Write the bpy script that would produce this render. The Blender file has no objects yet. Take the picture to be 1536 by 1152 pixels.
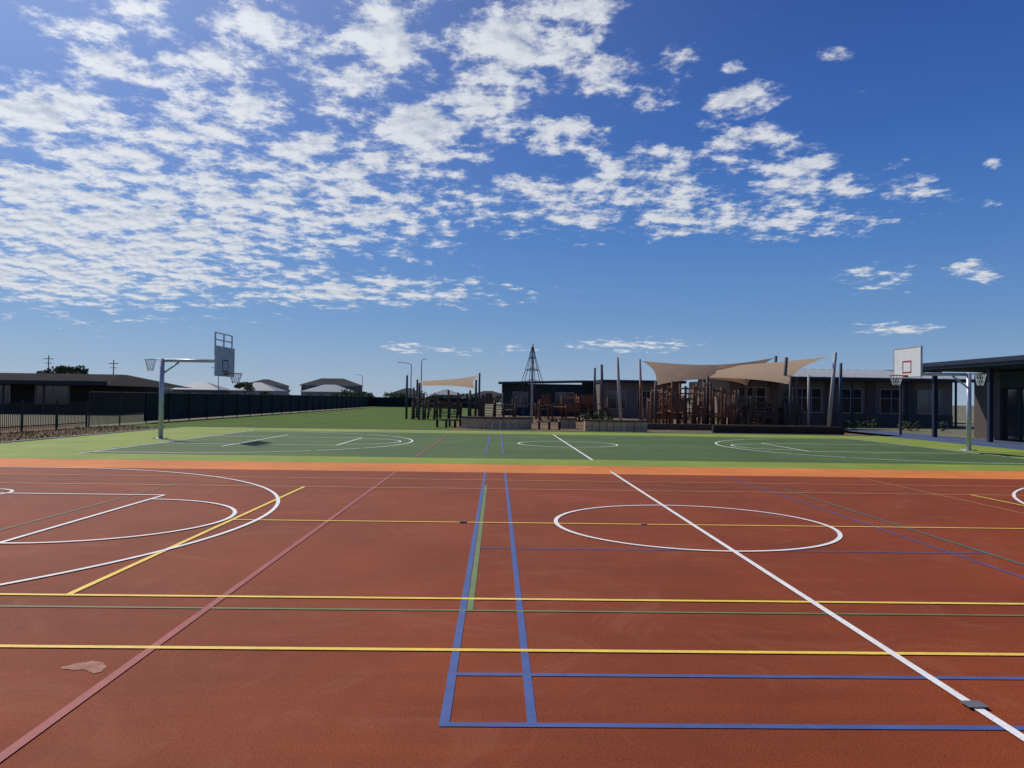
import bpy, math, random
from mathutils import Vector, Matrix
random.seed(7)
S=bpy.context.scene
S.view_settings.view_transform='Standard'
try: S.view_settings.look='None'
except Exception: pass
S.view_settings.exposure=0

# ---------------------------------------------------------------- materials
def mat(name,col,rough=.7,var=.12,scale=1.5,bump=0.0,bscale=60,spec=.3,metal=0.0,col2=None,fine=0.0,fscale=150,transl=0.0,worn=None):
    m=bpy.data.materials.new(name); m.use_nodes=True
    nt=m.node_tree; N=nt.nodes; L=nt.links
    b=N['Principled BSDF']; out=N['Material Output']
    b.inputs['Roughness'].default_value=rough
    b.inputs['Metallic'].default_value=metal
    b.inputs['Specular IOR Level'].default_value=spec
    g=N.new('ShaderNodeNewGeometry')
    n=N.new('ShaderNodeTexNoise'); n.inputs['Scale'].default_value=scale; n.inputs['Detail'].default_value=4; n.inputs['Roughness'].default_value=.6
    L.new(g.outputs['Position'],n.inputs['Vector'])
    r=N.new('ShaderNodeMapRange'); r.inputs['From Min'].default_value=.3; r.inputs['From Max'].default_value=.7
    L.new(n.outputs['Fac'],r.inputs['Value'])
    mx=N.new('ShaderNodeMix'); mx.data_type='RGBA'
    c=col
    if col2 is None:
        A=[max(0,x*(1-var)) for x in c]; B=[min(1,x*(1+var)) for x in c]
    else: A=c; B=col2
    mx.inputs['A'].default_value=(*A,1); mx.inputs['B'].default_value=(*B,1)
    L.new(r.outputs['Result'],mx.inputs['Factor'])
    last=mx.outputs['Result']
    if fine>0:
        n2=N.new('ShaderNodeTexNoise'); n2.inputs['Scale'].default_value=fscale; n2.inputs['Detail'].default_value=2
        L.new(g.outputs['Position'],n2.inputs['Vector'])
        r2=N.new('ShaderNodeMapRange'); r2.inputs['From Min'].default_value=.3; r2.inputs['From Max'].default_value=.7
        r2.inputs['To Min'].default_value=1-fine; r2.inputs['To Max'].default_value=1+fine
        L.new(n2.outputs['Fac'],r2.inputs['Value'])
        mm=N.new('ShaderNodeVectorMath'); mm.operation='SCALE'
        L.new(last,mm.inputs[0]); L.new(r2.outputs['Result'],mm.inputs['Scale'])
        last=mm.outputs['Vector']
    if worn:   # paint rubbed through to the court colour in small flecks
        n4=N.new('ShaderNodeTexNoise'); n4.noise_dimensions='2D'; n4.inputs['Scale'].default_value=38; n4.inputs['Detail'].default_value=5; n4.inputs['Roughness'].default_value=.7
        L.new(g.outputs['Position'],n4.inputs['Vector'])
        r4=N.new('ShaderNodeMapRange'); r4.inputs['From Min'].default_value=.57; r4.inputs['From Max'].default_value=.72; r4.inputs['To Max'].default_value=.5
        L.new(n4.outputs['Fac'],r4.inputs['Value'])
        m4=N.new('ShaderNodeMix'); m4.data_type='RGBA'; L.new(r4.outputs['Result'],m4.inputs['Factor']); L.new(last,m4.inputs['A']); m4.inputs['B'].default_value=(*worn,1)
        last=m4.outputs['Result']
    L.new(last,b.inputs['Base Color'])
    if bump>0:
        n3=N.new('ShaderNodeTexNoise'); n3.inputs['Scale'].default_value=bscale; n3.inputs['Detail'].default_value=3
        L.new(g.outputs['Position'],n3.inputs['Vector'])
        bp=N.new('ShaderNodeBump'); bp.inputs['Strength'].default_value=bump; bp.inputs['Distance'].default_value=.01
        L.new(n3.outputs['Fac'],bp.inputs['Height']); L.new(bp.outputs['Normal'],b.inputs['Normal'])
    if transl>0:
        t=N.new('ShaderNodeBsdfTranslucent'); L.new(last,t.inputs['Color'])
        ms=N.new('ShaderNodeMixShader'); ms.inputs[0].default_value=transl
        L.new(b.outputs[0],ms.inputs[1]); L.new(t.outputs[0],ms.inputs[2]); L.new(ms.outputs[0],out.inputs['Surface'])
    return m

def court_mat(name,col,scuff=.14):
    m=bpy.data.materials.new(name); m.use_nodes=True
    nt=m.node_tree; N=nt.nodes; L=nt.links; b=N['Principled BSDF']
    b.inputs['Specular IOR Level'].default_value=.16
    g=N.new('ShaderNodeNewGeometry')
    def noise(sc,det,rough,vec=None,dist=0):
        n=N.new('ShaderNodeTexNoise'); n.noise_dimensions='2D'; n.inputs['Scale'].default_value=sc; n.inputs['Detail'].default_value=det
        n.inputs['Roughness'].default_value=rough; n.inputs['Distortion'].default_value=dist
        L.new(vec or g.outputs['Position'],n.inputs['Vector']); return n.outputs['Fac']
    def mr(v,a,b_,c,d):
        r=N.new('ShaderNodeMapRange'); 
        for k,x in zip(('From Min','From Max','To Min','To Max'),(a,b_,c,d)): r.inputs[k].default_value=x
        L.new(v,r.inputs['Value']); return r.outputs['Result']
    def mul(a,b_):
        r=N.new('ShaderNodeMath'); r.operation='MULTIPLY'; L.new(a,r.inputs[0]); L.new(b_,r.inputs[1]); return r.outputs[0]
    big=mr(noise(.45,6,.68),.3,.7,.85,1.15)
    grain=mr(noise(75,4,.85),.32,.68,.66,1.34)
    mp=N.new('ShaderNodeMapping'); mp.inputs['Scale'].default_value=(.5,7,1); mp.inputs['Rotation'].default_value=(0,0,.05)
    L.new(g.outputs['Position'],mp.inputs['Vector'])
    roll=mr(noise(1.0,4,.65,mp.outputs['Vector']),.3,.7,.93,1.07)
    f=mul(big,mul(grain,roll))
    sc=N.new('ShaderNodeVectorMath'); sc.operation='SCALE'; sc.inputs[0].default_value=col
    L.new(f,sc.inputs['Scale'])
    dust=mr(noise(.9,7,.74,dist=1.4),.53,.80,0,scuff*3)
    mx=N.new('ShaderNodeMix'); mx.data_type='RGBA'; L.new(dust,mx.inputs['Factor'])
    L.new(sc.outputs['Vector'],mx.inputs['A'])
    mx.inputs['B'].default_value=(min(1,col[0]*1.1+.08),col[1]*1.2+.07,col[2]*1.2+.05,1)
    sp=mr(noise(16,4,.8),.65,.71,0,.5)
    m2=N.new('ShaderNodeMix'); m2.data_type='RGBA'; L.new(sp,m2.inputs['Factor']); L.new(mx.outputs['Result'],m2.inputs['A'])
    m2.inputs['B'].default_value=(col[0]*.45,col[1]*.45,col[2]*.5,1)
    L.new(m2.outputs['Result'],b.inputs['Base Color'])
    b.inputs['Roughness'].default_value=.75
    bp=N.new('ShaderNodeBump'); bp.inputs['Strength'].default_value=.5; bp.inputs['Distance'].default_value=.006
    L.new(noise(120,2,.7),bp.inputs['Height']); L.new(bp.outputs['Normal'],b.inputs['Normal'])
    return m

M={}
RED=(.235,.046,.0115)
M['red']=court_mat('acrylic_red',RED)
M['orange']=court_mat('acrylic_orange',(.64,.20,.045),.06)
M['lime']=court_mat('acrylic_lime',(.225,.285,.042),.06)
M['dgreen']=court_mat('acrylic_green',(.078,.128,.036),.06)
M['white']=mat('line_white',(.82,.80,.76),.65,.08,6,fine=.06,worn=RED)
M['yellow']=mat('line_yellow',(.86,.59,.085),.65,.10,5,fine=.06,worn=RED)
M['blue']=mat('line_blue',(.058,.105,.29),.65,.15,5,fine=.08,worn=RED)
M['pink']=mat('line_pink',(.33,.068,.060),.65,.15,4,fine=.08,worn=RED)
M['lgreen']=mat('line_green',(.15,.21,.07),.65,.15,4,fine=.08,worn=RED)
M['teal']=mat('line_teal',(.09,.15,.12),.65,.15,4,fine=.08,worn=RED)
M['orangeish']=mat('line_faded_yellow',(.55,.28,.09),.65,.15,4,fine=.08,worn=RED)
M['earth']=mat('dry_ground',(.20,.16,.10),.95,.25,.05,col2=(.13,.13,.07),fine=.2,fscale=9)
M['bark']=mat('mulch',(.17,.11,.065),.95,.3,1.2,bump=.8,bscale=12,fine=.4,fscale=14,spec=.1)
M['lawn']=mat('lawn_grass',(.062,.115,.017),.95,.2,.35,col2=(.105,.15,.030),fine=.35,fscale=30,bump=.8,bscale=25,spec=.1)
M['bluepave']=mat('blue_paving',(.06,.09,.17),.8,.15,1.0,fine=.1)
M['conc']=mat('concrete',(.33,.31,.28),.85,.12,1.5,fine=.08,fscale=40)
M['galv']=mat('galvanised_steel',(.50,.52,.54),.45,.1,6,metal=.35,spec=.5)
M['board']=mat('backboard_white',(.72,.72,.72),.5,.04,3)
M['boardg']=mat('backboard_perforated_grey',(.50,.52,.54),.6,.08,3,fine=.12,fscale=40)
M['black']=mat('black_powdercoat',(.02,.02,.023),.5,.2,4)
M['redp']=mat('target_red',(.35,.03,.03),.5,.1,4)
M['navy']=mat('navy_steel',(.022,.034,.065),.5,.15,3)
M['ringor']=mat('ring_orange',(.45,.10,.03),.5,.1,4)
M['net']=mat('net_cord',(.7,.7,.7),.8,.05,4)
M['sail']=mat('sail_cloth',(.66,.47,.31),.85,.06,1.0,transl=.5)
M['timber']=mat('timber_red',(.19,.085,.048),.85,.3,5,fine=.2,fscale=14,spec=.15)
M['timberg']=mat('timber_grey',(.11,.085,.066),.85,.3,4,fine=.2,fscale=14,spec=.15)
M['polewhite']=mat('pole_pale',(.44,.43,.42),.7,.1,3)
M['poledark']=mat('pole_dark',(.075,.072,.075),.7,.1,3)
M['poleblue']=mat('pole_blue',(.04,.07,.12),.6,.1,3)
M['sand']=mat('sandstone',(.50,.38,.23),.9,.2,2.5,fine=.15,fscale=20,bump=.5,bscale=14)
M['rend']=mat('render_wall',(.20,.17,.145),.85,.08,.8,fine=.04)
M['brick']=mat('brick_grey',(.11,.088,.078),.9,.2,6,fine=.15,fscale=25)
M['dwall']=mat('dark_cladding',(.045,.056,.060),.8,.15,1.2,spec=.15)
M['dbrown']=mat('dark_brown_wall',(.045,.036,.034),.85,.2,1.2,spec=.15)
M['roof']=mat('roof_steel_dark',(.040,.046,.058),.7,.1,1.5,spec=.15)
M['roofl']=mat('roof_steel_light',(.22,.24,.27),.6,.1,.5,spec=.3)
M['roofd']=mat('roof_sheet_brown',(.034,.031,.032),.95,.15,1,spec=.03)
M['rooftile']=mat('roof_tile',(.065,.062,.065),.95,.15,1,spec=.05)
M['houseL']=mat('house_wall',(.38,.35,.32),.85,.1,.4)
M['houseD']=mat('house_wall_dark',(.13,.12,.12),.85,.1,.4)
M['glass']=mat('window_glass',(.03,.035,.04),.08,.1,2,spec=.8)
M['frame']=mat('window_frame',(.35,.35,.35),.5,.05,2)
M['cloth']=mat('shade_cloth_fence',(.022,.026,.024),.9,.25,.8)
M['leaf']=mat('foliage',(.030,.050,.018),.85,.3,1.5,col2=(.065,.09,.030))
M['leaf2']=mat('foliage_light',(.07,.10,.035),.85,.3,1.5,col2=(.11,.13,.045))
M['trunk']=mat('trunk_bark',(.10,.075,.055),.9,.2,5)
M['rope']=mat('rope_black',(.03,.03,.035),.8,.1,4)
M['plate']=mat('cover_plate',(.20,.19,.18),.5,.1,20,metal=.4)
M['stain']=mat('dry_puddle_residue',(.24,.060,.024),.75,.2,9,col2=(.42,.22,.15),fine=.15,fscale=90)

# ---------------------------------------------------------------- mesh builder
class MB:
    def __init__(s): s.v=[];s.f=[];s.mi=[];s.mats=[]
    def _m(s,m):
        m=M[m]
        if m not in s.mats: s.mats.append(m)
        return s.mats.index(m)
    def poly(s,pts,m):
        b=len(s.v); s.v+= [tuple(p) for p in pts]; s.f.append(tuple(range(b,b+len(pts)))); s.mi.append(s._m(m))
    def box(s,x0,x1,y0,y1,z0,z1,m):
        b=len(s.v); s.v+=[(x0,y0,z0),(x1,y0,z0),(x1,y1,z0),(x0,y1,z0),(x0,y0,z1),(x1,y0,z1),(x1,y1,z1),(x0,y1,z1)]
        k=s._m(m)
        for f in ((0,3,2,1),(4,5,6,7),(0,1,5,4),(1,2,6,5),(2,3,7,6),(3,0,4,7)):
            s.f.append(tuple(b+i for i in f)); s.mi.append(k)
    def cyl(s,p0,p1,r0,r1=None,n=8,m='galv',caps=True):
        r1=r0 if r1 is None else r1
        p0=Vector(p0);p1=Vector(p1); d=(p1-p0).normalized()
        u=d.orthogonal().normalized(); w=d.cross(u); b=len(s.v); k=s._m(m)
        for p,r in((p0,r0),(p1,r1)):
            for i in range(n):
                a=2*math.pi*i/n; s.v.append(tuple(p+u*(r*math.cos(a))+w*(r*math.sin(a))))
        for i in range(n):
            j=(i+1)%n; s.f.append((b+i,b+j,b+n+j,b+n+i)); s.mi.append(k)
        if caps:
            s.f.append(tuple(b+n-1-i for i in range(n))); s.mi.append(k)
            s.f.append(tuple(b+n+i for i in range(n))); s.mi.append(k)
    def path(s,pts,r,n=6,m='rope'):
        for a,b in zip(pts,pts[1:]): s.cyl(a,b,r,r,n,m,False)
    def ring(s,c,R,r,m,n=20):
        pts=[(c[0]+R*math.cos(2*math.pi*i/n),c[1]+R*math.sin(2*math.pi*i/n),c[2]) for i in range(n+1)]
        s.path(pts,r,6,m)
    def strip(s,x0,y0,x1,y1,w,z,m):
        d=Vector((x1-x0,y1-y0,0)).normalized(); p=Vector((-d.y,d.x,0))*(w/2)
        a=Vector((x0,y0,z));b=Vector((x1,y1,z)); s.poly([a-p,b-p,b+p,a+p],m)
    def arc(s,cx,cy,r,a0,a1,w,z,m,n=64):
        for i in range(n):
            t0=a0+(a1-a0)*i/n;t1=a0+(a1-a0)*(i+1)/n; ri,ro=r-w/2,r+w/2
            s.poly([(cx+ri*math.cos(t0),cy+ri*math.sin(t0),z),(cx+ro*math.cos(t0),cy+ro*math.sin(t0),z),(cx+ro*math.cos(t1),cy+ro*math.sin(t1),z),(cx+ri*math.cos(t1),cy+ri*math.sin(t1),z)],m)
    def obj(s,name,parent=None,smooth=False):
        me=bpy.data.meshes.new(name); me.from_pydata(s.v,[],s.f)
        for m in s.mats: me.materials.append(m)
        me.polygons.foreach_set('material_index',s.mi)
        if smooth: me.polygons.foreach_set('use_smooth',[True]*len(me.polygons))
        me.update(); o=bpy.data.objects.new(name,me); S.collection.objects.link(o)
        if parent: o.parent=parent
        return o
def empty(name):
    o=bpy.data.objects.new(name,None); S.collection.objects.link(o); return o
def sheet(name,x0,x1,y0,y1,z,m,parent=None):
    b=MB(); b.poly([(x0,y0,z),(x1,y0,z),(x1,y1,z),(x0,y1,z)],m); return b.obj(name,parent)

# ---------------------------------------------------------------- ground
sheet('ground',-3000,3000,-400,4000,0,'earth')
sheet('lawn',-19.2,-2.5,38,150,.012,'lawn')
sheet('playground_mulch',-2.5,21,39,75,.012,'bark')
sheet('mulch_strip',-24,-15.5,10,38,.012,'bark')
sheet('blue_paving',19.5,23.6,10,48,.012,'bluepave')
b=MB(); b.box(-15.62,-15.5,10,38,0,.055,'conc'); b.box(-15.62,19.5,38.8,38.92,0,.055,'conc'); b.obj('concrete_kerb')

# ---------------------------------------------------------------- courts
Z0=.024
CX=2.6
court=empty('red_sports_court')
sheet('red_surface',-15.5,21,-12,16.95,Z0,'red',court)
b=MB(); 
b.poly([(-15.5,16.95,Z0),(19.5,16.95,Z0),(19.5,19.0,Z0),(-15.5,19.0,Z0)],'orange'); b.obj('orange_border',court)
def basketball(L,cx,cy,half,z,w=.055,sidelen=7.3):
    L.strip(cx,cy-sidelen,cx,cy+sidelen,w,z,'white')
    L.arc(cx,cy,1.8,0,2*math.pi,w,z+.0005,'white',96)
    for sgn in(-1,1):
        bx=cx+sgn*half; hx=bx-sgn*1.37; r=6.68
        a=math.asin(6.6/r)
        base=math.pi if sgn>0 else 0
        L.arc(hx,cy,r,base-a,base+a,w,z+.001,'white',128)
        ex=hx-sgn*r*math.cos(a)
        for q in(-1,1): L.strip(ex,cy+q*6.6,bx,cy+q*6.6,w,z+.0015,'white')
        fx=bx-sgn*5.85
        L.strip(fx,cy-2.45,fx,cy+2.3,w,z+.002,'white')
        for yy in(-2.45,2.3): L.strip(fx,cy+yy,bx,cy+yy,w,z+.0025,'white')
        L.arc(fx,cy,1.8,base-math.pi/2,base+math.pi/2,w,z+.003,'white',64)
        L.strip(bx,cy-7.4,bx,cy+7.4,w,z+.0015,'white')
L=MB(); zz=Z0+.004
for yy,w in((3.87,.05),(4.57,.045)): L.strip(-.265,yy,5.46,yy,w,zz,'blue')
L.strip(-.24,8.4,5.46,8.4,.03,zz,'blue')
for xx in(-.24,.2,5.02): L.strip(xx,3.87,xx,16.9,.05 if xx<1 else .03,zz+.0005,'blue')
zz+=.001
L.strip(-11.3,5.93,16.5,5.93,.035,zz,'lgreen'); L.strip(-11.3,14.45,16.5,14.45,.03,zz,'teal')
L.strip(-.185,5.93,-.185,14.45,.05,zz+.0005,'lgreen')
L.strip(5.42,3.87,5.42,14.45,.045,zz+.0005,'teal')
L.strip(-5.8,4,-5.8,14.1,.035,zz+.0005,'teal')
zz+=.001
L.strip(-2.18,-2,-2.18,16.9,.058,zz,'pink')
L.strip(8.0,6,8.0,16.9,.03,zz,'orangeish')
zz+=.001
L.strip(-11.3,5.0,16.5,5.0,.05,zz,'yellow'); L.strip(-11.3,15.35,16.5,15.35,.05,zz,'orangeish')
L.strip(-11.3,6.27,16.5,6.27,.05,zz,'yellow'); L.strip(-11.3,13.85,16.5,13.85,.05,zz,'orangeish')
L.strip(-3.42,6.27,-3.42,13.85,.055,zz+.0005,'yellow'); L.strip(8.62,6.27,8.62,13.85,.05,zz+.0005,'yellow')
L.strip(-3.42,10.1,12.0,10.1,.045,zz+.001,'yellow')
L.arc(-8.35,12.45,.55,0,2*math.pi,.05,zz+.002,'white',32)
zz+=.0015
basketball(L,CX,10.15,13.75,zz)
L.obj('painted_lines',court)
b=MB(); b.box(2.55,2.66,4.10,4.19,zz+.004,zz+.008,'plate'); 
b.cyl((-.42,10.1,zz),( -.42,10.1,zz+.006),.05,.05,16,'black'); b.cyl((1.95,10.1,zz),(1.95,10.1,zz+.006),.04,.04,16,'plate')
b.obj('net_socket_covers',court)
b=MB()
def blot(cx,cy,rx,ry,sd,z):
    rn=random.Random(sd); ph=[rn.uniform(0,6.28) for _ in range(4)]; pts=[]
    for i in range(40):
        t=2*math.pi*i/40; r=1+.14*math.sin(2*t+ph[0])+.12*math.sin(3*t+ph[1])+.07*math.sin(7*t+ph[2])+.04*math.sin(13*t+ph[3])
        pts.append((cx+rx*r*math.cos(t),cy+ry*r*math.sin(t),z))
    b.poly(pts,'stain')
blot(-2.42,4.66,.10,.085,3,Z0+.003); blot(-2.33,4.60,.05,.05,5,Z0+.0033); blot(-2.52,4.63,.03,.03,8,Z0+.0036)
b.obj('dried_stain',court)

court2=empty('green_sports_court')
b=MB()
for q in((-15.5,19.5,19.0,20.9),(-15.5,19.5,35.5,38.8),(-15.5,-11.35,20.9,35.5),(16.55,19.5,20.9,35.5)):
    b.poly([(q[0],q[2],Z0),(q[1],q[2],Z0),(q[1],q[3],Z0),(q[0],q[3],Z0)],'lime')
b.obj('lime_border',court2)
sheet('green_surface',-11.35,16.55,20.9,35.5,Z0,'dgreen',court2)
L=MB(); zz=Z0+.004
basketball(L,CX,28.1,13.75,zz,.065)
zz+=.004
for xx in(-.3,.2): L.strip(xx,22.5,xx,34.5,.055,zz,'blue')
L.strip(5.4,22,5.4,34.5,.05,zz,'teal'); L.strip(-2.18,20.9,-2.18,35.4,.055,zz,'pink')
for yy,c in((23,'teal'),(24.3,'lgreen'),(32,'lgreen'),(33.3,'teal')): L.strip(-11.2,yy,16.4,yy,.05,zz+.001,c)
L.strip(-8.6,24.3,-8.6,32,.065,zz+.002,'white')
L.obj('painted_lines',court2)

# ---------------------------------------------------------------- basketball / netball posts
def hoop(name,px,py,sgn,arm_z,bz0,bz1,top_frame,ring_z,bm):
    E=empty(name)
    b=MB(); b.cyl((px,py,Z0),(px,py,arm_z+.06),.085,.08,14,'galv'); b.box(px-.2,px+.2,py-.2,py+.2,Z0,Z0+.02,'galv')
    for dx in(-.15,.15):
        for dy in(-.15,.15): b.cyl((px+dx,py+dy,Z0+.02),(px+dx,py+dy,Z0+.06),.015,.015,6,'galv')
    b.obj('pole',E,True)
    bx=px+sgn*2.25
    b=MB(); b.cyl((px-sgn*.05,py,arm_z),(bx-sgn*.1,py,arm_z),.06,.06,12,'galv')
    b.cyl((px,py,arm_z-.5),(px+sgn*.6,py,arm_z-.06),.035,.035,8,'galv')
    b.cyl((bx-sgn*.1,py-.45,arm_z),(bx-sgn*.1,py+.45,arm_z),.035,.035,8,'galv')
    b.obj('arm',E,True)
    b=MB(); x0,x1=sorted((bx-sgn*.02,bx+sgn*.02)); 
    b.box(x0,x1,py-.9,py+.9,bz0,bz1,bm)
    t=.035; f0,f1=x0-.012,x1+.012
    for(a,c,d,e) in((-.9-t,.9+t,bz0-t,bz0),(-.9-t,.9+t,bz1,bz1+t)): b.box(f0,f1,py+a,py+c,d,e,'galv')
    for(a,c) in((-.9-t,-.9),(.9,.9+t)): b.box(f0,f1,py+a,py+c,bz0,bz1,'galv')
    fx=bx+sgn*.023; g0,g1=sorted((fx,fx+sgn*.003)); mz=bz0+.12; tc_='black' if top_frame else 'redp'
    for(a,c,d,e) in((-.3,.3,mz,mz+.05),(-.3,.3,mz+.40,mz+.45),(-.3,-.25,mz+.05,mz+.40),(.25,.3,mz+.05,mz+.40)):
        b.box(g0,g1,py+a,py+c,d,e,tc_)
    for yy in(-.5,0,.5): b.box(*sorted((bx-sgn*.03,bx-sgn*.07)),py+yy-.02,py+yy+.02,bz0+.03,bz1-.03,'galv')
    b.obj('backboard',E)
    if top_frame:
        b=MB()
        for yy in(-.85,0,.85): b.cyl((bx-sgn*.05,py+yy,bz1-.3),(bx-sgn*.05,py+yy,bz1+.5),.03,.03,8,'galv')
        for h in(.26,.5): b.cyl((bx-sgn*.05,py-.87,bz1+h),(bx-sgn*.05,py+.87,bz1+h),.025,.025,8,'galv')
        b.obj('height_frame',E)
    def net(b,c,R,h):
        n=12
        for i in range(n):
            for q in(1,-1):
                pts=[]
                for k in range(4):
                    a=2*math.pi*(i+q*k*.5)/n; rr=R*(1-.17*k)
                    pts.append((c[0]+rr*math.cos(a),c[1]+rr*math.sin(a),c[2]-h*k/3))
                b.path(pts,.006,4,'net')
    b=MB(); rc=(bx+sgn*.40,py,ring_z); b.ring(rc,.225,.012,'ringor'); b.box(*sorted((bx+sgn*.026,bx+sgn*.18)),py-.08,py+.08,ring_z-.06,ring_z+.01,'ringor')
    net(b,rc,.225,.36); b.obj('basket_ring',E)
    b=MB(); rc=(px-sgn*.42,py,arm_z+.03); b.ring(rc,.19,.012,'galv'); b.cyl((px,py,arm_z+.03),(px-sgn*.23,py,arm_z+.03),.02,.02,8,'galv')
    net(b,rc,.19,.42); b.obj('netball_ring',E)
hoop('basketball_hoop',-12.15,28.1,1,2.86,2.34,3.34,True,2.42,'boardg')
hoop('basketball_hoop',17.05,27.5,-1,2.76,2.66,3.68,False,2.70,'board')

# ---------------------------------------------------------------- shade sails
def sail_patch(b,A,B,C,D,ku=.14,kv=.14,n=18,m='sail'):
    A,B,C,D=map(Vector,(A,B,C,D)); base=len(b.v); km=b._m(m)
    for i in range(n+1):
        for j in range(n+1):
            u,v=i/n,j/n
            uu=.5+(u-.5)*(1-ku*4*v*(1-v)); vv=.5+(v-.5)*(1-kv*4*u*(1-u))
            b.v.append(tuple(A*(1-uu)*(1-vv)+B*uu*(1-vv)+C*uu*vv+D*(1-uu)*vv))
    for i in range(n):
        for j in range(n):
            a=base+i*(n+1)+j; b.f.append((a,a+1,a+n+2,a+n+1)); b.mi.append(km)
E=empty('shade_sail_structure')
b=MB(); sail_patch(b,(9.35,50,4.25),(21.0,58,5.05),(17.6,54,2.80),(9.3,45,2.55),.10,.46); b.obj('sail_cloth_left',E,True)
b=MB(); sail_patch(b,(22.6,52,4.85),(15.5,57,4.2),(12.9,47,3.15),(17.5,46,2.76),.20,.14); b.obj('sail_cloth_right',E,True)
b=MB(); sail_patch(b,(21.1,58.5,5.0),(14.2,62,4.3),(15,57,3.6),(19,56,3.6),.2,.2); b.obj('sail_cloth_back',E,True)
b=MB()
for(x0,y0,x1,y1,h,r,m) in((22.5,51.8,22.85,51.6,5.1,.13,'polewhite'),(23.3,51.8,23.3,51.8,4.4,.12,'poleblue'),(20.8,58,21.2,58.2,5.2,.13,'poledark'),
    (9.5,50,9.25,50,4.35,.10,'polewhite'),(8.25,51,7.95,51,4.5,.11,'polewhite'),(7.6,55,7.45,55,4.2,.11,'poledark'),(7.1,56,7.1,56,4.0,.09,'poledark'),
    (9.25,44.8,9.25,44.8,2.8,.09,'poledark'),(17.5,45.7,17.55,45.7,3.2,.1,'poledark'),(12.85,46.8,12.85,46.8,3.2,.1,'poledark'),(17.6,54.2,17.6,54.2,3.3,.1,'poledark'),(15.4,57.2,15.4,57.2,4.1,.1,'poledark'),(17.8,48,18.15,48,4.5,.12,'poledark'),(19.6,50,19.6,50,3.3,.1,'poledark'),(21.6,53,21.6,53,3.6,.09,'polewhite')):
    b.cyl((x0,y0,0),(x1,y1,h),r,r*.85,12,m)
b.obj('poles',E,True)
E=empty('shade_sail_structure')
b=MB(); sail_patch(b,(-6.4,62,2.95),(-1.5,62,3.5),(-1.6,56,2.35),(-5.6,56,2.5),.14,.3); b.obj('sail_cloth',E,True)
b=MB()
for(x,y,h) in((-6.45,62.1,3.1),(-1.45,62.1,3.7),(-1.55,55.9,3.0),(-5.65,55.9,2.7),(-6.8,58,3.3)): b.cyl((x,y,0),(x,y,h),.09,.08,10,'poledark')
b.obj('poles',E,True)

# ---------------------------------------------------------------- timber play structures
def climbing(name,x0,x1,y0,y1,hmin,hmax,nx,ny,m,seed):
    rnd=random.Random(seed); E=empty(name)
    P=MB();R=MB();Q=MB(); tops={}
    for i in range(nx):
        for j in range(ny):
            x=x0+(x1-x0)*i/(nx-1)+rnd.uniform(-.12,.12); y=y0+(y1-y0)*j/(ny-1)+rnd.uniform(-.15,.15)
            h=rnd.uniform(hmin,hmax); tx=x+rnd.uniform(-.1,.1)
            P.cyl((x,y,0),(tx,y,h),.085,.075,8,m); tops[i,j]=(x,y,h)
    for (i,j),(x,y,h) in tops.items():
        for di,dj in((1,0),(0,1)):
            if (i+di,j+dj) in tops:
                X,Y,H=tops[i+di,j+dj]; t=min(h,H)
                if rnd.random()<.6: R.cyl((x,y,t-.15),(X,Y,t-.15),.05,.05,6,m)
                if rnd.random()<.4: R.cyl((x,y,.9),(X,Y,.9),.04,.04,6,m)
                r=rnd.random()
                if r<.35:
                    for k in range(5):
                        f=(k+.5)/5; R.cyl((x+(X-x)*f,y+(Y-y)*f,.15),(x+(X-x)*(1-f),y+(Y-y)*(1-f),t-.15),.014,.014,4,'rope')
                elif r<.5:
                    for k in range(1,6): R.cyl((x,y,t*k/6.5),(X,Y,t*k/6.5),.025,.025,5,m)
    for i in range(nx-1):
        if rnd.random()<.55 and ny>1:
            x,y,h=tops[i,0]; X,Y,H=tops[i+1,1]; z=rnd.choice((.7,1.0,1.3)); Q.box(min(x,X),max(x,X),min(y,Y),max(y,Y),z,z+.08,m)
            if rnd.random()<.5: Q.box(min(x,X)+.1,max(x,X)-.1,min(y,Y)-.12,min(y,Y)-.07,z+.08,z+.75,m)
    P.obj('posts',E,True);R.obj('rails_and_ropes',E);Q.obj('platforms',E)
climbing('timber_climbing_frame',9.3,14.2,46,49.5,1.8,3.0,9,3,'timber',3)
climbing('timber_climbing_frame',14.6,18.5,46.5,50,1.2,2.7,6,3,'timberg',5)
climbing('timber_climbing_frame',-6.2,-1.2,57,60.5,1.2,2.4,7,3,'timberg',8)
climbing('timber_climbing_frame',-1.0,1.4,60,63,1.2,2.3,4,2,'timberg',12)
climbing('timber_climbing_frame',3.2,8.4,58,62,1.0,2.2,6,2,'timber',19)
E=empty('rope_climbing_pyramid'); c=(2.35,52); H=5.3
b=MB(); b.cyl((c[0],c[1],0),(c[0],c[1],H+.1),.10,.06,12,'polewhite'); b.obj('mast',E,True)
b=MB(); prof=[(H-.1,.05),(4.4,.24),(3.6,.48),(2.8,.74),(2.0,1.15),(1.2,1.7),(.35,2.3)]
for k in range(6):
    a=2*math.pi*k/6+.2; b.path([(c[0]+r*math.cos(a),c[1]+r*math.sin(a),z) for z,r in prof],.022,5,'rope')
    z,r=prof[-1]; b.cyl((c[0]+r*math.cos(a),c[1]+r*math.sin(a),z),(c[0]+2.7*math.cos(a),c[1]+2.7*math.sin(a),0),.035,.035,6,'rope')
for z,r in prof[1:]:
    b.path([(c[0]+r*math.cos(2*math.pi*k/6+.2),c[1]+r*math.sin(2*math.pi*k/6+.2),z) for k in range(7)],.018,5,'rope')
    for k in range(6): b.cyl((c[0],c[1],z+.2),(c[0]+r*math.cos(2*math.pi*k/6+.2),c[1]+r*math.sin(2*math.pi*k/6+.2),z),.012,.012,4,'rope')
b.obj('rope_net',E)

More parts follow.
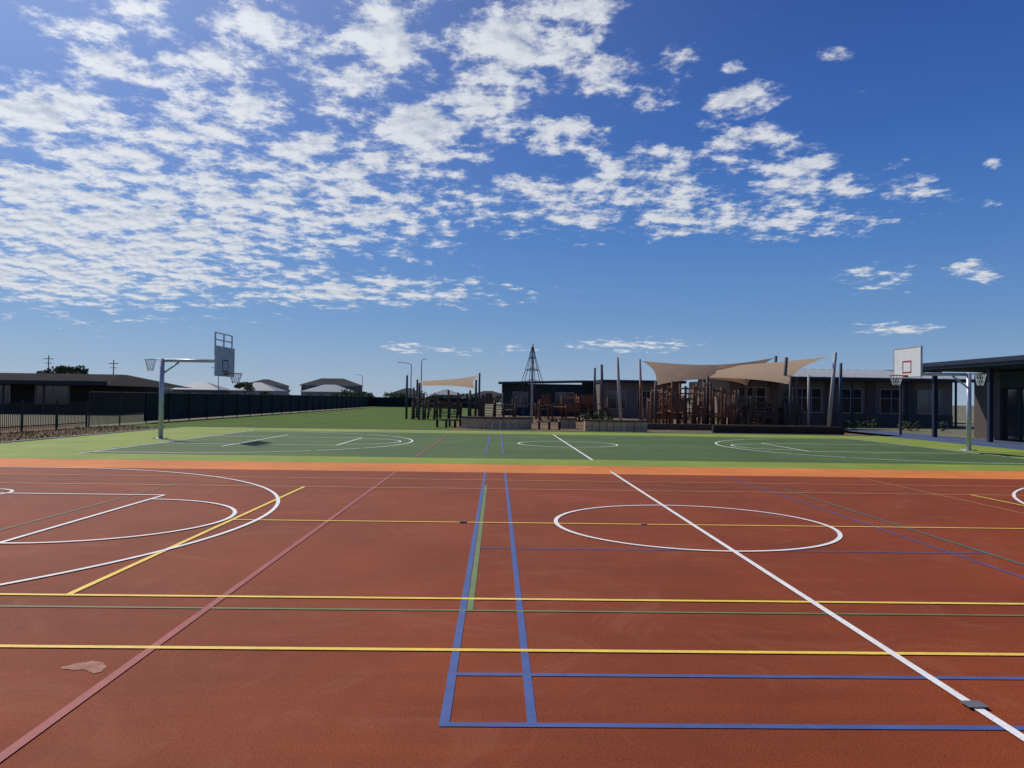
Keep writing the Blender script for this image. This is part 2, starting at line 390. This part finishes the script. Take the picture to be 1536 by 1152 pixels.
# ---------------------------------------------------------------- seat walls and benches
def seatwall(name,x0,x1,y,h,depth,bow):
    E=empty(name); n=9; b=MB(); c=MB()
    def yy(t): return y-bow*(1-(2*t-1)**2)
    for i in range(n):
        t0,t1=i/n,(i+1)/n; xa=x0+(x1-x0)*t0+.012; xb=x0+(x1-x0)*t1-.012
        for k in range(2):
            za,zb=h*k/2*.86+.004,h*(k+1)/2*.86-.008
            ya,yb=yy(t0),yy(t1)
            P=[(xa,ya,za),(xb,yb,za),(xb,yb+depth,za),(xa,ya+depth,za)]
            Q=[(p[0],p[1],zb) for p in P]; 
            b.poly(P[::-1],'sand'); b.poly(Q,'sand')
            for q in range(4): r=(q+1)%4; b.poly([P[q],P[r],Q[r],Q[q]],'sand')
        za,zb=h*.86,h; P=[(xa-.012,yy(t0)-.04,za),(xb+.01,yy(t1)-.04,za),(xb+.01,yy(t1)+depth,za),(xa-.012,yy(t0)+depth,za)]; Q=[(p[0],p[1],zb) for p in P]
        c.poly(P[::-1],'timberg'); c.poly(Q,'timberg')
        for q in range(4): r=(q+1)%4; c.poly([P[q],P[r],Q[r],Q[q]],'timberg')
    b.obj('blocks',E); c.obj('capping',E)
seatwall('stone_seat_wall',-1.95,1.9,42,.66,.5,.9)
seatwall('stone_seat_wall',4.6,7.9,40.2,.62,.5,.4)
seatwall('stone_seat_wall',3.5,4.5,43.5,.6,.5,.1)
def bench(x0,x1,y):
    E=empty('timber_bench'); b=MB()
    for k in range(4): b.box(x0,x1,y+k*.12,y+k*.12+.1,.40,.45,'timberg')
    b.obj('seat',E); b=MB(); n=3
    for k in range(n):
        x=x0+.2+(x1-x0-.4)*k/(n-1); b.box(x-.05,x+.05,y+.03,y+.42,0,.40,'dbrown')
    b.obj('legs',E)
bench(-3.5,-2.1,42.5); bench(2.1,3.6,41.6); bench(-2.9,-1.9,44)
E=MB()
for k in range(7):
    x=11.2+k*.98; E.box(x,x+.95,39.6,39.9,0,.42,'dbrown')
    for z in(.14,.28): E.box(x+.005,x+.945,39.585,39.6,z-.006,z+.006,'black')
E.obj('timber_retaining_wall')
E=MB()
for k in range(9): E.box(8.2+k*1.2,9.38+k*1.2,43.6,43.9,0,.35,'timberg')
E.obj('timber_edging')

# ---------------------------------------------------------------- foliage
def leafmass(b,c,rx,ry,rz,n,s,rnd,m1='leaf',m2='leaf2'):
    lumps=[(Vector((rnd.uniform(-.6,.6)*rx,rnd.uniform(-.6,.6)*ry,rnd.uniform(-.5,.6)*rz)),rnd.uniform(.3,.55)) for _ in range(9)]
    for i in range(n):
        l,sc=rnd.choice(lumps); d=Vector((rnd.gauss(0,1),rnd.gauss(0,1),rnd.gauss(0,1))).normalized()*(rnd.random()**.4)*sc
        p=Vector(c)+l+Vector((d.x*rx,d.y*ry,d.z*rz))
        u=Vector((rnd.gauss(0,1),rnd.gauss(0,1),rnd.gauss(0,1))).normalized(); w=u.orthogonal().normalized()
        q=s*rnd.uniform(.6,1.4); b.poly([p-u*q,p+w*q*.6,p+u*q,p-w*q*.6],m1 if rnd.random()<.65 else m2)
def tree(name,x,y,h,r,n,s,seed):
    rnd=random.Random(seed); E=empty(name); b=MB()
    b.cyl((x,y,0),(x+.1,y,h*.5),.03*h,.018*h,8,'trunk')
    for k in range(6):
        a=k*1.05+rnd.random(); b.cyl((x+.1,y,h*(.35+.03*k)),(x+math.cos(a)*r*.7,y+math.sin(a)*r*.7,h*rnd.uniform(.6,.85)),.012*h,.004*h,5,'trunk')
    b.obj('trunk',E,True); b=MB(); leafmass(b,(x,y,h*.72),r,r,h*.32,n,s,rnd); b.obj('crown',E)
tree('tree',-59,108,5.3,2.6,1500,.2,1); tree('tree',-61.8,110,5.5,2.4,1300,.2,2); tree('tree',-64.5,112,4.9,2.3,1200,.2,4)
tree('tree',-62,190,4.8,2.6,1200,.2,6)
b=MB(); rnd=random.Random(11)
for k in range(46):
    x=-230+k*9.5+rnd.uniform(-3,3); y=rnd.uniform(420,520); leafmass(b,(x,y,2.2),rnd.uniform(4,8),3,rnd.uniform(1.6,3.4),150,.7,rnd)
for k in range(30):
    x=rnd.uniform(-66,20); y=rnd.uniform(210,330); leafmass(b,(x,y,1.6),rnd.uniform(2,4),2,rnd.uniform(1.2,2.6),110,.4,rnd)
b.obj('distant_trees')
b=MB(); rnd=random.Random(21)
for k in range(11):
    x=rnd.uniform(21.5,27.5); y=rnd.uniform(46,50); leafmass(b,(x,y,.32),.35,.35,.38,90,.07,rnd,'leaf','leaf')
for k in range(8):
    x=rnd.uniform(4,20); y=rnd.uniform(52,56); leafmass(b,(x,y,.45),.6,.5,.5,120,.09,rnd,'leaf','leaf')
b.obj('garden_shrubs')
b=MB(); rnd=random.Random(33)
for k in range(2500):
    x=rnd.uniform(-19.2,-15.8); y=rnd.uniform(22,38); a=rnd.random()*6.28; h=rnd.uniform(.04,.16)
    b.poly([(x,y,0),(x+.03*math.cos(a),y+.03*math.sin(a),0),(x+.05*math.cos(a+1),y,h)],'leaf2')
b.obj('weeds')

# ---------------------------------------------------------------- fences
E=empty('picket_fence'); b=MB(); FX=-19.5
y=22.0
while y<37:
    b.box(FX-.01,FX+.01,y,y+.022,.08,1.2,'black'); y+=.12
for z in(.2,1.08): b.box(FX-.032,FX-.012,22,37,z,z+.04,'black')
b.obj('pickets',E)
b=MB(); y=22
while y<=37: b.box(FX-.035,FX+.03,y-.03,y+.03,0,1.3,'black'); y+=2.5
b.obj('posts',E)
E=empty('screened_fence'); b=MB(); y=37.2
while y<120: b.cyl((FX,y,0),(FX,y,1.75),.035,.035,6,'black'); y+=3.0
b.cyl((FX,37.2,1.68),(FX,119,1.68),.022,.022,6,'black'); b.obj('posts',E)
b=MB(); b.box(FX-.05,FX-.045,43,119,.1,1.66,'cloth'); b.box(FX-.05,-2,119,119.01,.1,1.6,'cloth')
y=37.2
while y<43: b.box(FX-.01,FX+.01,y,y+.022,.08,1.66,'black'); y+=.11
b.obj('screen',E)

# ---------------------------------------------------------------- buildings
def windows(G,F,x0,x1,y,z0,z1,n):
    G.box(x0,x1,y-.02,y-.004,z0,z1,'glass'); t=.06
    F.box(x0-t,x1+t,y-.07,y-.003,z0-t,z0,'frame'); F.box(x0-t,x1+t,y-.07,y-.003,z1,z1+t,'frame')
    F.box(x0-t,x0,y-.069,y-.003,z0,z1,'frame'); F.box(x1,x1+t,y-.069,y-.003,z0,z1,'frame')
    for k in range(1,n):
        x=x0+(x1-x0)*k/n; F.box(x-.025,x+.025,y-.06,y-.021,z0,z1,'frame')
    F.box(x0,x1,y-.055,y-.0215,z0+(z1-z0)*.62-.02,z0+(z1-z0)*.62+.02,'frame')
E=empty('school_building')
b=MB(); b.box(17,33.5,56,68,0,3.35,'rend'); b.box(16.98,33.52,55.97,56,0,.9,'brick')
for x in(20.2,24.4,27.4,30.3): b.box(x-.35,x+.35,55.9,55.97,.0,3.3,'brick')
b.obj('walls',E)
G=MB();F=MB()
for(x0,x1,n) in((17.6,19.6,3),(20.9,23.7,4),(25.1,26.7,2),(28.1,29.7,2),(30.9,32.6,2)): windows(G,F,x0,x1,55.96,1.0,2.7,n)
G.obj('window_glass',E);F.obj('window_frames',E)
b=MB(); 
b.poly([(15.8,54.6,3.53),(34.5,54.6,3.53),(34.5,69,4.7),(15.8,69,4.7)],'roofl')
b.box(15.8,34.5,54.5,54.6,3.30,3.52,'roof'); b.box(15.8,34.5,54.6,56,3.30,3.36,'dwall')
k=15.9
while k<34.5: b.poly([(k,54.6,3.532),(k+.05,54.6,3.58),(k+.05,69,4.75),(k,69,4.702)],'roofl'); k+=.8
b.obj('roof',E)
b=MB()
for x in(17.5,21.5,25.5,29.5,33): b.box(x-.06,x+.06,54.7,54.82,0,3.3,'dwall')
b.obj('verandah_posts',E)
E=empty('school_hall')
b=MB(); b.box(22,40,70,84,0,4.5,'dwall'); b.obj('walls',E); b=MB(); b.box(21.4,40.6,69.5,84.5,4.5,4.75,'roof'); b.obj('roof',E)
E=empty('dark_clad_building')
b=MB(); b.box(.5,9.6,76,88,0,3.15,'dwall'); b.box(9.6,17.2,72,86,0,3.3,'rend')
x=.6
while x<9.5: b.box(x,x+.04,75.97,76,0,3.1,'roof'); x+=.4
b.obj('walls',E)
b=MB(); b.poly([(.1,75.2,3.25),(9.8,75.2,3.55),(9.8,88.6,3.9),(.1,88.6,3.6)],'roof'); b.poly([(.1,75.2,3.05),(9.8,75.2,3.35),(9.8,75.2,3.55),(.1,75.2,3.25)],'roof')
b.box(9.5,17.6,71.3,86.5,3.3,3.55,'roof'); b.obj('roof',E)
G=MB();F=MB()
for(x0,x1,n) in((10.4,12.0,2),(13.2,14.8,2)): windows(G,F,x0,x1,71.99,.9,2.5,n)
for(x0,x1,n) in((1.6,3.0,2),(5.8,7.6,2)): windows(G,F,x0,x1,75.96,.9,2.3,n)
G.obj('window_glass',E);F.obj('window_frames',E)
E=empty('classroom_building')
b=MB(); X=24.2
segs=[(14,18),(20.5,24),(26.5,29.3),(31.4,33.0),(36.6,38.6)]
for a,c in segs: b.box(X,X+.3,a,c,0,3.3,'brick')
b.box(X+.31,40,14,38.55,0,3.3,'dbrown')
for a,c in((18,20.5),(24,26.5),(29.3,31.4),(33.0,36.6)): b.box(X+.02,X+.3,a,c,2.5,3.3,'dwall')
b.obj('walls',E)
b=MB()
for a,c in((18,20.5),(24,26.5),(29.3,31.4),(33.0,36.6)):
    b.box(X+.2,X+.22,a+.06,c-.06,.06,2.44,'glass')
    n=3
    for k in range(n+1):
        y=a+(c-a)*k/n; b.box(X+.14,X+.3,max(a,y-.03),min(c,y+.03),0,2.5,'dwall')
b.obj('glazed_doors',E)
b=MB(); b.box(21.7,41,13.5,39.4,3.42,3.72,'navy'); b.box(21.9,41,13.7,39.2,3.36,3.42,'dwall'); b.box(21.62,21.7,13.4,39.5,3.56,3.76,'navy')
b.obj('roof',E)
b=MB()
for y in(14.5,19.5,24.5,29.5,34.3,38.7): b.box(22.15,22.33,y-.09,y+.09,0,3.36,'navy')
b.cyl((21.6,40.8,0),(21.6,40.8,3.0),.07,.07,10,'poledark')
b.obj('verandah_posts',E)
E=empty('low_roofed_building')
b=MB(); b.box(-62,-31.2,60,72,0,2.55,'dbrown')
for x in range(-61,-31,3): b.box(x,x+.12,58.2,58.32,0,2.4,'poledark')
b.obj('walls',E)
b=MB(); b.poly([(-63,57.8,2.55),(-29.0,57.8,2.2),(-31.5,65,3.2),(-63,65,3.2)],'roofd'); b.poly([(-31.5,65,3.2),(-29,57.8,2.2),(-28.6,73,2.2),(-31.5,66,3.2)],'roofd')
b.box(-63,-29,57.7,57.8,2.2,2.50,'roof'); b.obj('roof',E)
G=MB();F=MB()
for k in range(6): windows(G,F,-58+k*4.5,-55.5+k*4.5,59.98,.8,2.1,2)
G.obj('window_glass',E);F.obj('window_frames',E)

def house(name,x0,x1,y0,y1,h,rh,wall,roof,storeys=1):
    E=empty(name); b=MB(); b.box(x0,x1,y0,y1,0,h,wall); b.obj('walls',E)
    e=.6; X0,X1,Y0,Y1=x0-e,x1+e,y0-e,y1+e; d=min(X1-X0,Y1-Y0)/2; b=MB()
    r0=(X0+d,(Y0+Y1)/2,h+rh); r1=(X1-d,(Y0+Y1)/2,h+rh)
    A,B,C,D=(X0,Y0,h),(X1,Y0,h),(X1,Y1,h),(X0,Y1,h)
    b.poly([A,B,r1,r0],roof); b.poly([B,C,r1],roof); b.poly([C,D,r0,r1],roof); b.poly([D,A,r0],roof)
    b.box(X0,X1,Y0,Y0+.1,h-.25,h-.01,'frame'); b.obj('roof',E)
    G=MB();F=MB()
    for s in range(storeys):
        z=1.0+s*2.8; k=x0+1.5
        while k+1.8<x1-.5: windows(G,F,k,k+1.6,y0-.01,z,z+1.3,2); k+=4.2
    G.obj('window_glass',E);F.obj('window_frames',E)
house('two_storey_house',-71,-51,280,292,5.6,2.6,'houseD','rooftile',2)
house('house',-66,-50,262,274,3.1,2.5,'houseL','roofl')
house('house',-86,-72,250,262,3.1,2.7,'houseL','roofl')
house('house',-102,-88,244,256,3.1,2.6,'houseD','roofl')
house('house',-117,-104,250,262,3.1,2.4,'houseL','rooftile')
house('house',-94,-80,285,297,5.2,2.4,'houseL','rooftile',2)
house('house',-46,-32,330,342,3.0,2.6,'houseL','rooftile')
house('house',-30,-17,350,362,3.0,2.6,'houseD','roofl')
house('house',-134,-119,256,268,3.1,2.7,'houseL','rooftile')
house('house',-158,-143,262,274,2.9,2.2,'houseD','rooftile')
house('house',-12,4,340,352,3.0,2.0,'houseL','rooftile')

def lamp(x,y,h,arm):
    E=empty('street_lamp'); b=MB(); b.cyl((x,y,0),(x,y,h),.12,.07,8,'poledark'); b.obj('pole',E)
    b=MB(); b.path([(x,y,h),(x+arm*.5,y,h+.35),(x+arm,y,h+.4)],.05,6,'poledark'); b.box(x+arm-.4 if arm<0 else x+arm,x+arm if arm<0 else x+arm+.4,y-.12,y+.12,h+.34,h+.46,'galv'); b.obj('arm_and_lantern',E)
lamp(-16.8,150,8.0,-2.2); lamp(-15.0,152,8.8,.6); lamp(-72,200,8.2,-1.5); lamp(-42,240,8.0,-1.6)
for(x,y,h) in((-89,180,9.3),(-104.5,181,10.2)):
    E=empty('utility_pole'); b=MB(); b.cyl((x,y,0),(x,y,h),.16,.1,8,'poledark'); b.obj('pole',E)
    b=MB(); b.box(x-1.1,x+1.1,y-.08,y+.08,h-.9,h-.75,'poledark'); b.box(x-.8,x+.8,y-.08,y+.08,h-1.9,h-1.78,'poledark'); b.obj('crossarm',E)

# ---------------------------------------------------------------- world
SUN_AZ=math.atan2(-1.8,2.0)
SUN_EL=math.radians(46.5)
w=bpy.data.worlds.new('World'); S.world=w; w.use_nodes=True
try:
    w.cycles.sampling_method='MANUAL'; w.cycles.sample_map_resolution=256
except Exception: pass
nt=w.node_tree; N=nt.nodes; Lk=nt.links; N.clear()
out=N.new('ShaderNodeOutputWorld')
def mth(op,a,b=None,c=None,clamp=False):
    n=N.new('ShaderNodeMath'); n.operation=op; n.use_clamp=clamp
    for i,v in enumerate((a,b,c)):
        if v is None: continue
        if isinstance(v,(int,float)): n.inputs[i].default_value=v
        else: Lk.new(v,n.inputs[i])
    return n.outputs[0]
tc=N.new('ShaderNodeTexCoord'); sp=N.new('ShaderNodeSeparateXYZ'); Lk.new(tc.outputs['Generated'],sp.inputs[0])
dx,dy,dz=sp.outputs
sky=N.new('ShaderNodeTexSky'); sky.sky_type='NISHITA'; sky.sun_disc=False
sky.sun_elevation=SUN_EL; sky.sun_rotation=SUN_AZ; sky.altitude=0; sky.air_density=1.0; sky.dust_density=.4; sky.ozone_density=3
cr=N.new('ShaderNodeValToRGB'); Lk.new(mth('MAXIMUM',dz,0),cr.inputs[0])
def lin(r,g,b):
    f=lambda c:(c/255/12.92) if c/255<=.04045 else ((c/255+.055)/1.055)**2.4
    return (f(r),f(g),f(b),1)
stops=[(0,(150,173,197)),(.035,(130,161,196)),(.10,(96,141,194)),(.20,(66,118,188)),(.32,(44,94,174)),(.50,(24,66,146)),(1,(14,44,112))]
e=cr.color_ramp.elements
e[0].position=0;e[0].color=lin(*stops[0][1]); e[1].position=1;e[1].color=lin(*stops[-1][1])
for p,cl in stops[1:-1]:
    q=e.new(p); q.color=lin(*cl)
sd=Vector((math.sin(SUN_AZ)*math.cos(SUN_EL),math.cos(SUN_AZ)*math.cos(SUN_EL),math.sin(SUN_EL)))
dt=N.new('ShaderNodeVectorMath'); dt.operation='DOT_PRODUCT'; Lk.new(tc.outputs['Generated'],dt.inputs[0]); dt.inputs[1].default_value=sd
gl=mth('POWER',mth('MAXIMUM',dt.outputs['Value'],0),8)
glc=N.new('ShaderNodeVectorMath'); glc.operation='SCALE'; glc.inputs[0].default_value=(.46,.55,.70); Lk.new(gl,glc.inputs['Scale'])
ad=N.new('ShaderNodeVectorMath'); ad.operation='ADD'; Lk.new(cr.outputs[0],ad.inputs[0]); Lk.new(glc.outputs[0],ad.inputs[1])
sc10=N.new('ShaderNodeVectorMath'); sc10.operation='SCALE'; sc10.inputs['Scale'].default_value=10; Lk.new(ad.outputs[0],sc10.inputs[0])
mxs=N.new('ShaderNodeMix'); mxs.data_type='RGBA'; mxs.inputs['Factor'].default_value=.88; Lk.new(sky.outputs[0],mxs.inputs['A']); Lk.new(sc10.outputs[0],mxs.inputs['B'])
bg=N.new('ShaderNodeBackground'); bg.inputs['Strength'].default_value=.1; Lk.new(mxs.outputs['Result'],bg.inputs['Color'])
yy=mth('MAXIMUM',dy,.05); a=mth('DIVIDE',dx,yy); bb=mth('DIVIDE',dz,yy)
ab=N.new('ShaderNodeCombineXYZ'); Lk.new(a,ab.inputs[0]); Lk.new(bb,ab.inputs[1])
zz=mth('ADD',mth('MAXIMUM',dz,.0),.13); pxn=mth('DIVIDE',dx,zz); pyn=mth('DIVIDE',dy,zz)
cv=N.new('ShaderNodeCombineXYZ'); Lk.new(pxn,cv.inputs[0]); Lk.new(pyn,cv.inputs[1])
# cloud groups: tan(azimuth), tan(elevation), half widths, cover
groups=[(-.60,.362,.16,.05,1.05),(-.42,.46,.19,.09,.88),(-.185,.45,.13,.09,.92),(.012,.462,.105,.065,1.12),(-.107,.343,.09,.05,1.1),
(-.022,.379,.07,.045,1.08),(.068,.348,.07,.03,.95),(.163,.425,.10,.045,.84),(.11,.515,.07,.02,.98),(.320,.395,.05,.033,1.0),(.31,.350,.065,.022,.92),
(.223,.310,.13,.03,.80),(.397,.290,.09,.055,.88),(.50,.283,.13,.035,.66),(.13,.262,.21,.045,.90),(.286,.242,.22,.026,.94),
(-.347,.322,.36,.12,.88),(-.521,.224,.33,.11,1.05),(-.26,.254,.26,.08,.94),(-.547,.158,.30,.05,1.02),(-.217,.138,.23,.022,.92),
(-.12,.064,.036,.007,.88),(-.05,.061,.05,.005,.75),(.025,.066,.024,.006,.75),(.177,.072,.085,.010,.86),(.523,.099,.065,.008,.90),(.49,.165,.06,.02,.72),
(.63,.176,.05,.014,.92),(.452,.462,.034,.012,.84),(.651,.32,.015,.008,.88),(.31,.436,.022,.014,.90)]
mask=None
for(a0,b0,ra,rb,wt) in groups:
    v=N.new('ShaderNodeVectorMath'); v.operation='MULTIPLY_ADD'; Lk.new(ab.outputs[0],v.inputs[0]); v.inputs[1].default_value=(1/ra,1/rb,0); v.inputs[2].default_value=(-a0/ra,-b0/rb,0)
    l=N.new('ShaderNodeVectorMath'); l.operation='DOT_PRODUCT'; Lk.new(v.outputs[0],l.inputs[0]); Lk.new(v.outputs[0],l.inputs[1])
    f=mth('MULTIPLY_ADD',l.outputs['Value'],-.42*wt,wt)
    mask=f if mask is None else mth('MAXIMUM',mask,f)
mask=mth('MAXIMUM',mask,0)
def cnoise(off,det):
    vm=N.new('ShaderNodeVectorMath'); vm.operation='ADD'; vm.inputs[1].default_value=off; Lk.new(cv.outputs[0],vm.inputs[0])
    n=N.new('ShaderNodeTexNoise'); n.noise_dimensions='2D'; n.inputs['Scale'].default_value=7.4; n.inputs['Detail'].default_value=det; n.inputs['Roughness'].default_value=.64; n.inputs['Lacunarity'].default_value=2.1
    Lk.new(vm.outputs[0],n.inputs['Vector']); return n.outputs['Fac']
n1=cnoise((5.3,2.9,0),8); n2=cnoise((5.3-.026,2.9+.032,0),5)
dens=mth('ADD',n1,mth('MULTIPLY_ADD',mask,.40,-.80))
mr=N.new('ShaderNodeMapRange'); mr.interpolation_type='SMOOTHERSTEP'; mr.inputs['From Min'].default_value=-.11; mr.inputs['From Max'].default_value=.17; Lk.new(dens,mr.inputs['Value'])
alpha=mth('MULTIPLY',mth('POWER',mr.outputs['Result'],1.1),mth('GREATER_THAN',dz,.03))
alpha=mth('MULTIPLY',alpha,.93)
lit=mth('MULTIPLY_ADD',mth('SUBTRACT',n1,n2),2.6,.80)
core=mth('MULTIPLY_ADD',dens,-1.3,.20)
lit=mth('ADD',lit,mth('MINIMUM',core,0.12)); lit=mth('MINIMUM',mth('MAXIMUM',lit,.25),1.0)
cc=N.new('ShaderNodeMix'); cc.data_type='RGBA'; Lk.new(lit,cc.inputs['Factor']); cc.inputs['A'].default_value=(.34,.43,.60,1); cc.inputs['B'].default_value=(.90,.93,.98,1)
bst=mth('MINIMUM',mth('MULTIPLY_ADD',gl,.40,.78),1.0)
bg2=N.new('ShaderNodeBackground'); Lk.new(cc.outputs['Result'],bg2.inputs['Color']); Lk.new(bst,bg2.inputs['Strength'])
ms=N.new('ShaderNodeMixShader'); Lk.new(alpha,ms.inputs[0]); Lk.new(bg.outputs[0],ms.inputs[1]); Lk.new(bg2.outputs[0],ms.inputs[2]); Lk.new(ms.outputs[0],out.inputs['Surface'])

# ---------------------------------------------------------------- sun
ld=bpy.data.lights.new('sun','SUN'); ld.energy=3.6; ld.angle=math.radians(.5); ld.color=(1,.95,.86)
lo=bpy.data.objects.new('sun',ld); S.collection.objects.link(lo)
lo.rotation_euler=(-sd).to_track_quat('-Z','Y').to_euler(); lo.location=(-20,20,30)

# ---------------------------------------------------------------- camera
cd=bpy.data.cameras.new('camera'); cd.lens=27.05; cd.sensor_width=36; cd.clip_end=8000; cd.clip_start=.05
co=bpy.data.objects.new('camera',cd); S.collection.objects.link(co)
R=Matrix.Rotation(-.019,4,'Z')@Matrix.Rotation(math.pi/2+.01906,4,'X')@Matrix.Rotation(.0145,4,'Z')
co.matrix_world=Matrix.Translation((0,0,1.63+Z0))@R
S.camera=co
